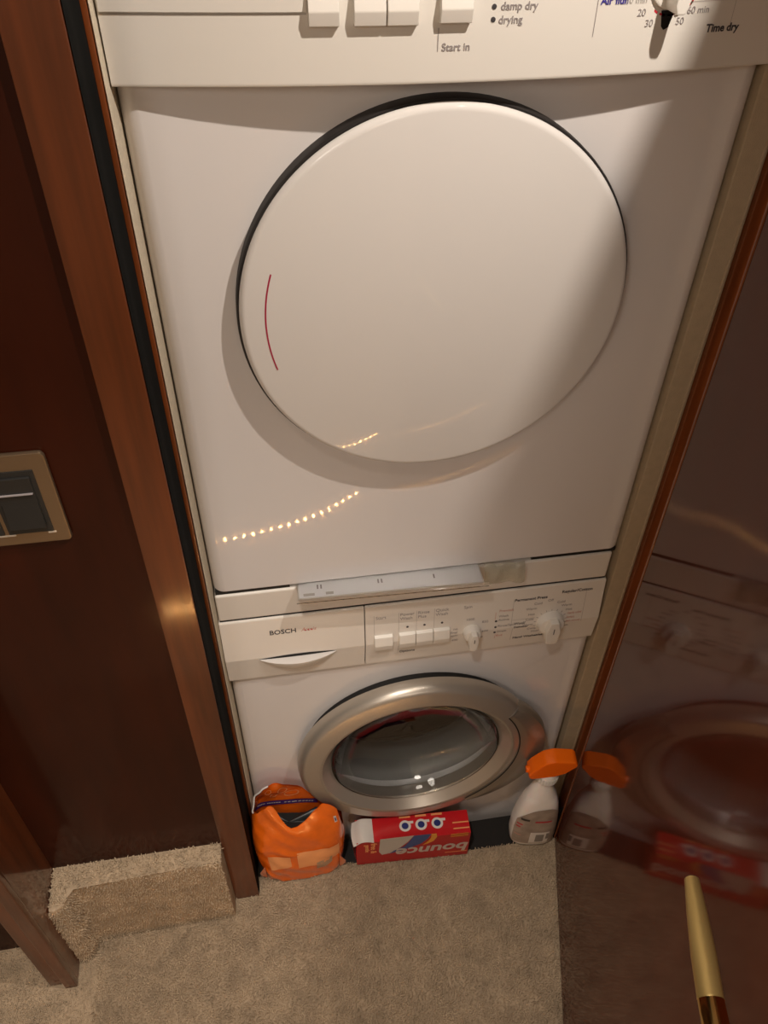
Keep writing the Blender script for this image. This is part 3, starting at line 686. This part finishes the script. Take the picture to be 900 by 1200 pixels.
bm = B(); prism_y(bm, [(-.036, .236), (-.031, .231), (.008, .238), (.024, .251), (.041, .268), (.042, .276), (.036, .283), (.002, .287), (-.014, .280), (-.031, .258), (-.037, .244)], -.0155, .0155, .0045)
hd = sbo('trigger_head', bm, 'orange_trigger', smooth=40)
bm = B(); lathe_y(bm, [(0, -.006), (.0065, -.006), (.0065, .006), (0, .006)], 0, 0, 20)
bmesh.ops.transform(bm, matrix=Matrix.Translation((-.034, 0, .243)) @ Matrix.Rotation(PI/2, 4, 'Z'), verts=bm.verts); sbo('nozzle', bm, 'orange_trigger', hd)
bm = B(); tube(bm, [(-.016, 0, .240), (-.020, 0, .230), (-.022, 0, .222), (-.021, 0, .216)], [.004, .004, .0036, .003], 10); sbo('trigger_lever', bm, 'bottle_plastic', hd)

# ------------------------------------------------------------------ open door on the right
HX, HY = .5975, -.0920
DA = math.atan2(-.0932, -.3361)            # door leaf leans inward; local +x runs from hinge to free edge
drz = math.atan2(-.3361, -.0932)
D1 = bpy.data.objects.new('door_1', None); link(D1); D1.location = (HX, HY, FL); D1.rotation_euler = (0, 0, drz)
struct(D1); D1['label'] = 'glossy dark mahogany door standing open beside the machines'
def dl(name, bm, m, parent=D1, **k): return obj(name, bm, m, parent, world=False, **k)
# in local space the face seen from the room is on the side of -y (local y>0 points away to the right)
SIDE = -1 if (Matrix.Rotation(drz, 3, 'Z') @ Vector((0, 1, 0))).x > 0 else 1
def ysp(a, b): return (min(a*SIDE, b*SIDE), max(a*SIDE, b*SIDE))
DT = 1.967-FL
y0, y1 = ysp(0, -.034); bm = B(); box(bm, .0015, .735, y0, y1, .010, DT, .0012); dl('door_leaf', bm, 'mahogany_door')
y0, y1 = ysp(.0012, -.035); bm = B(); box(bm, -.0035, .0018, y0, y1, .010, DT, .001); dl('edge_band', bm, 'cherry_edge')
y0, y1 = ysp(.001, -.035); bm = B(); box(bm, .7345, .739, y0, y1, .010, DT, .001); dl('edge_band', bm, 'cherry_edge')
LH = bpy.data.objects.new('lever_handle', None); link(LH); LH.parent = D1; LH.location = (.622, 0, .955)
def yo(v): return v*SIDE
bm = B(); t = B(); lathe_y(t, [(0, yo(.012)), (.028, yo(.0115)), (.0335, yo(.009)), (.036, yo(.003)), (.036, yo(-.001))], 0, 0, 40); join(bm, t); dl('rosette', bm, 'brass', LH)
bm = B(); tube(bm, [(0, yo(.004), 0), (0, yo(.030), 0), (-.004, yo(.046), 0), (-.014, yo(.052), 0), (-.040, yo(.053), 0)], [.0105, .0095, .0100, .0105, .0100], 20); dl('neck', bm, 'brass', LH)
bm = B(); tube(bm, [(-.038, yo(.053), 0), (-.040, yo(.053), 0), (-.075, yo(.050), -.008), (-.110, yo(.047), -.016), (-.142, yo(.044), -.024), (-.1425, yo(.044), -.024)], [.0084, .0100, .0101, .0086, .0064, .0056], 24); dl('grip', bm, 'gold_satin', LH)

# ------------------------------------------------------------------ light switch on the dark panel
LS = thing('light_switch', 'champagne metal light switch plate with black rockers on dark wood panel', 'switch', (-.1865, -.1045, 1.148)); LS.scale = (.955, 1, .955)
def lsb(name, bm, m, parent=LS, **k): return obj(name, bm, m, parent, world=False, **k)
def plate_bm():
    bm = B(); prism_y(bm, [(-.064, -.064), (.062, -.064), (.0655, -.060), (.0655, .060), (.062, .0655), (-.064, .0655), (-.0675, .060), (-.0675, -.060)], -.0065, 0, .0024); return bm
lsb('wall_plate', plate_bm(), 'champagne')
for xc in (.0245, -.0285):
    bm = B(); box(bm, xc-.0245, xc+.0245, -.0078, -.001, -.046, .044, .001); fr_ = lsb('rocker_frame', bm, 'switch_black')
    bm = B(); prism_x(bm, [(-.001, -.038), (-.0125, -.036), (-.0090, .0), (-.0085, .012), (-.0105, .036), (-.001, .037)], xc-.0195, xc+.0195, .0012); lsb('rocker', bm, 'switch_black', fr_, smooth=20)
    bm = B(); box(bm, xc-.0185, xc+.0175, -.0112, -.0085, .0132, .0140); lsb('rocker_line', bm, 'ink_grey', fr_, smooth=0)
    for x in (xc-.022, xc+.022): bm = B(); box(bm, x-.0045, x+.0045, -.0074, -.005, -.0492, -.0470, .0006); lsb('clip', bm, 'lamp_trim', fr_)

# ------------------------------------------------------------------ lamps
def downlight(x, y, z, power, label, size=.009, cone=125, blend=.35):
    L = thing('ceiling_downlight', label, 'lamp', (x, y, z), group='ceiling downlights')
    bm = B(); lathe_z(bm, [(.032, -.004), (.046, -.006), (.050, .0), (.050, 2.25-z), (0, 2.25-z)], 0, 0, 40); obj('trim_ring', bm, 'lamp_trim', L, world=False)
    bm = B(); lathe_z(bm, [(0, -.002), (.032, -.002), (.032, .0)], 0, 0, 32); obj('lens', bm, 'lamp_glow', L, world=False)
    ld = bpy.data.lights.new('lamp_light', 'SPOT'); ld.shadow_soft_size = size; ld.spot_size = math.radians(cone); ld.spot_blend = blend; ld.energy = power; ld.color = WARM
    lo = bpy.data.objects.new('lamp_light', ld); link(lo); lo.parent = L; lo.location = (0, 0, -.012-size)
    return L
downlight(*KEY_POS, KEY_W, 'ceiling downlight just above the open mahogany door')
for i, f in enumerate(FILLS): downlight(*f, ('added fill light at the ceiling over the left side of the passage', 'added fill light at the ceiling at the middle of the passage', 'added fill light at the ceiling behind the open mahogany door')[i], .18, 165)
ls_ = downlight(*SPOT_POS, SPOT_W, 'added narrow fill spot at the ceiling between the wooden post and the passage', .05, 70, .8)
# rope light lying on the carpet of the passage
RL = thing('rope_light', 'warm rope light curving across the passage carpet', 'rope light', (.05, -.94, FL+.002))
rp = [(-.218, -.868), (-.14, -.872), (-.0753, -.881), (.008, -.892), (.132, -.919), (.235, -.958), (.303, -1.000), (.361, -1.038)]
bm = B(); tube(bm, [(x, y, FL+.0045) for x, y in rp], .0035, 8); obj('carrier_strip', bm, 'card_white', RL)
rpa = np.array(rp); sl = np.concatenate([[0], np.cumsum(np.linalg.norm(np.diff(rpa, axis=0), axis=1))])
for s in np.arange(.005, sl[-1], .0265):
    x, y = np.interp(s, sl, rpa[:, 0]), np.interp(s, sl, rpa[:, 1]); bm = B()
    bmesh.ops.create_icosphere(bm, subdivisions=1, radius=.0034, matrix=Matrix.Translation((x, y, FL+.009))); obj('bulb', bm, 'bulb_glow', RL)
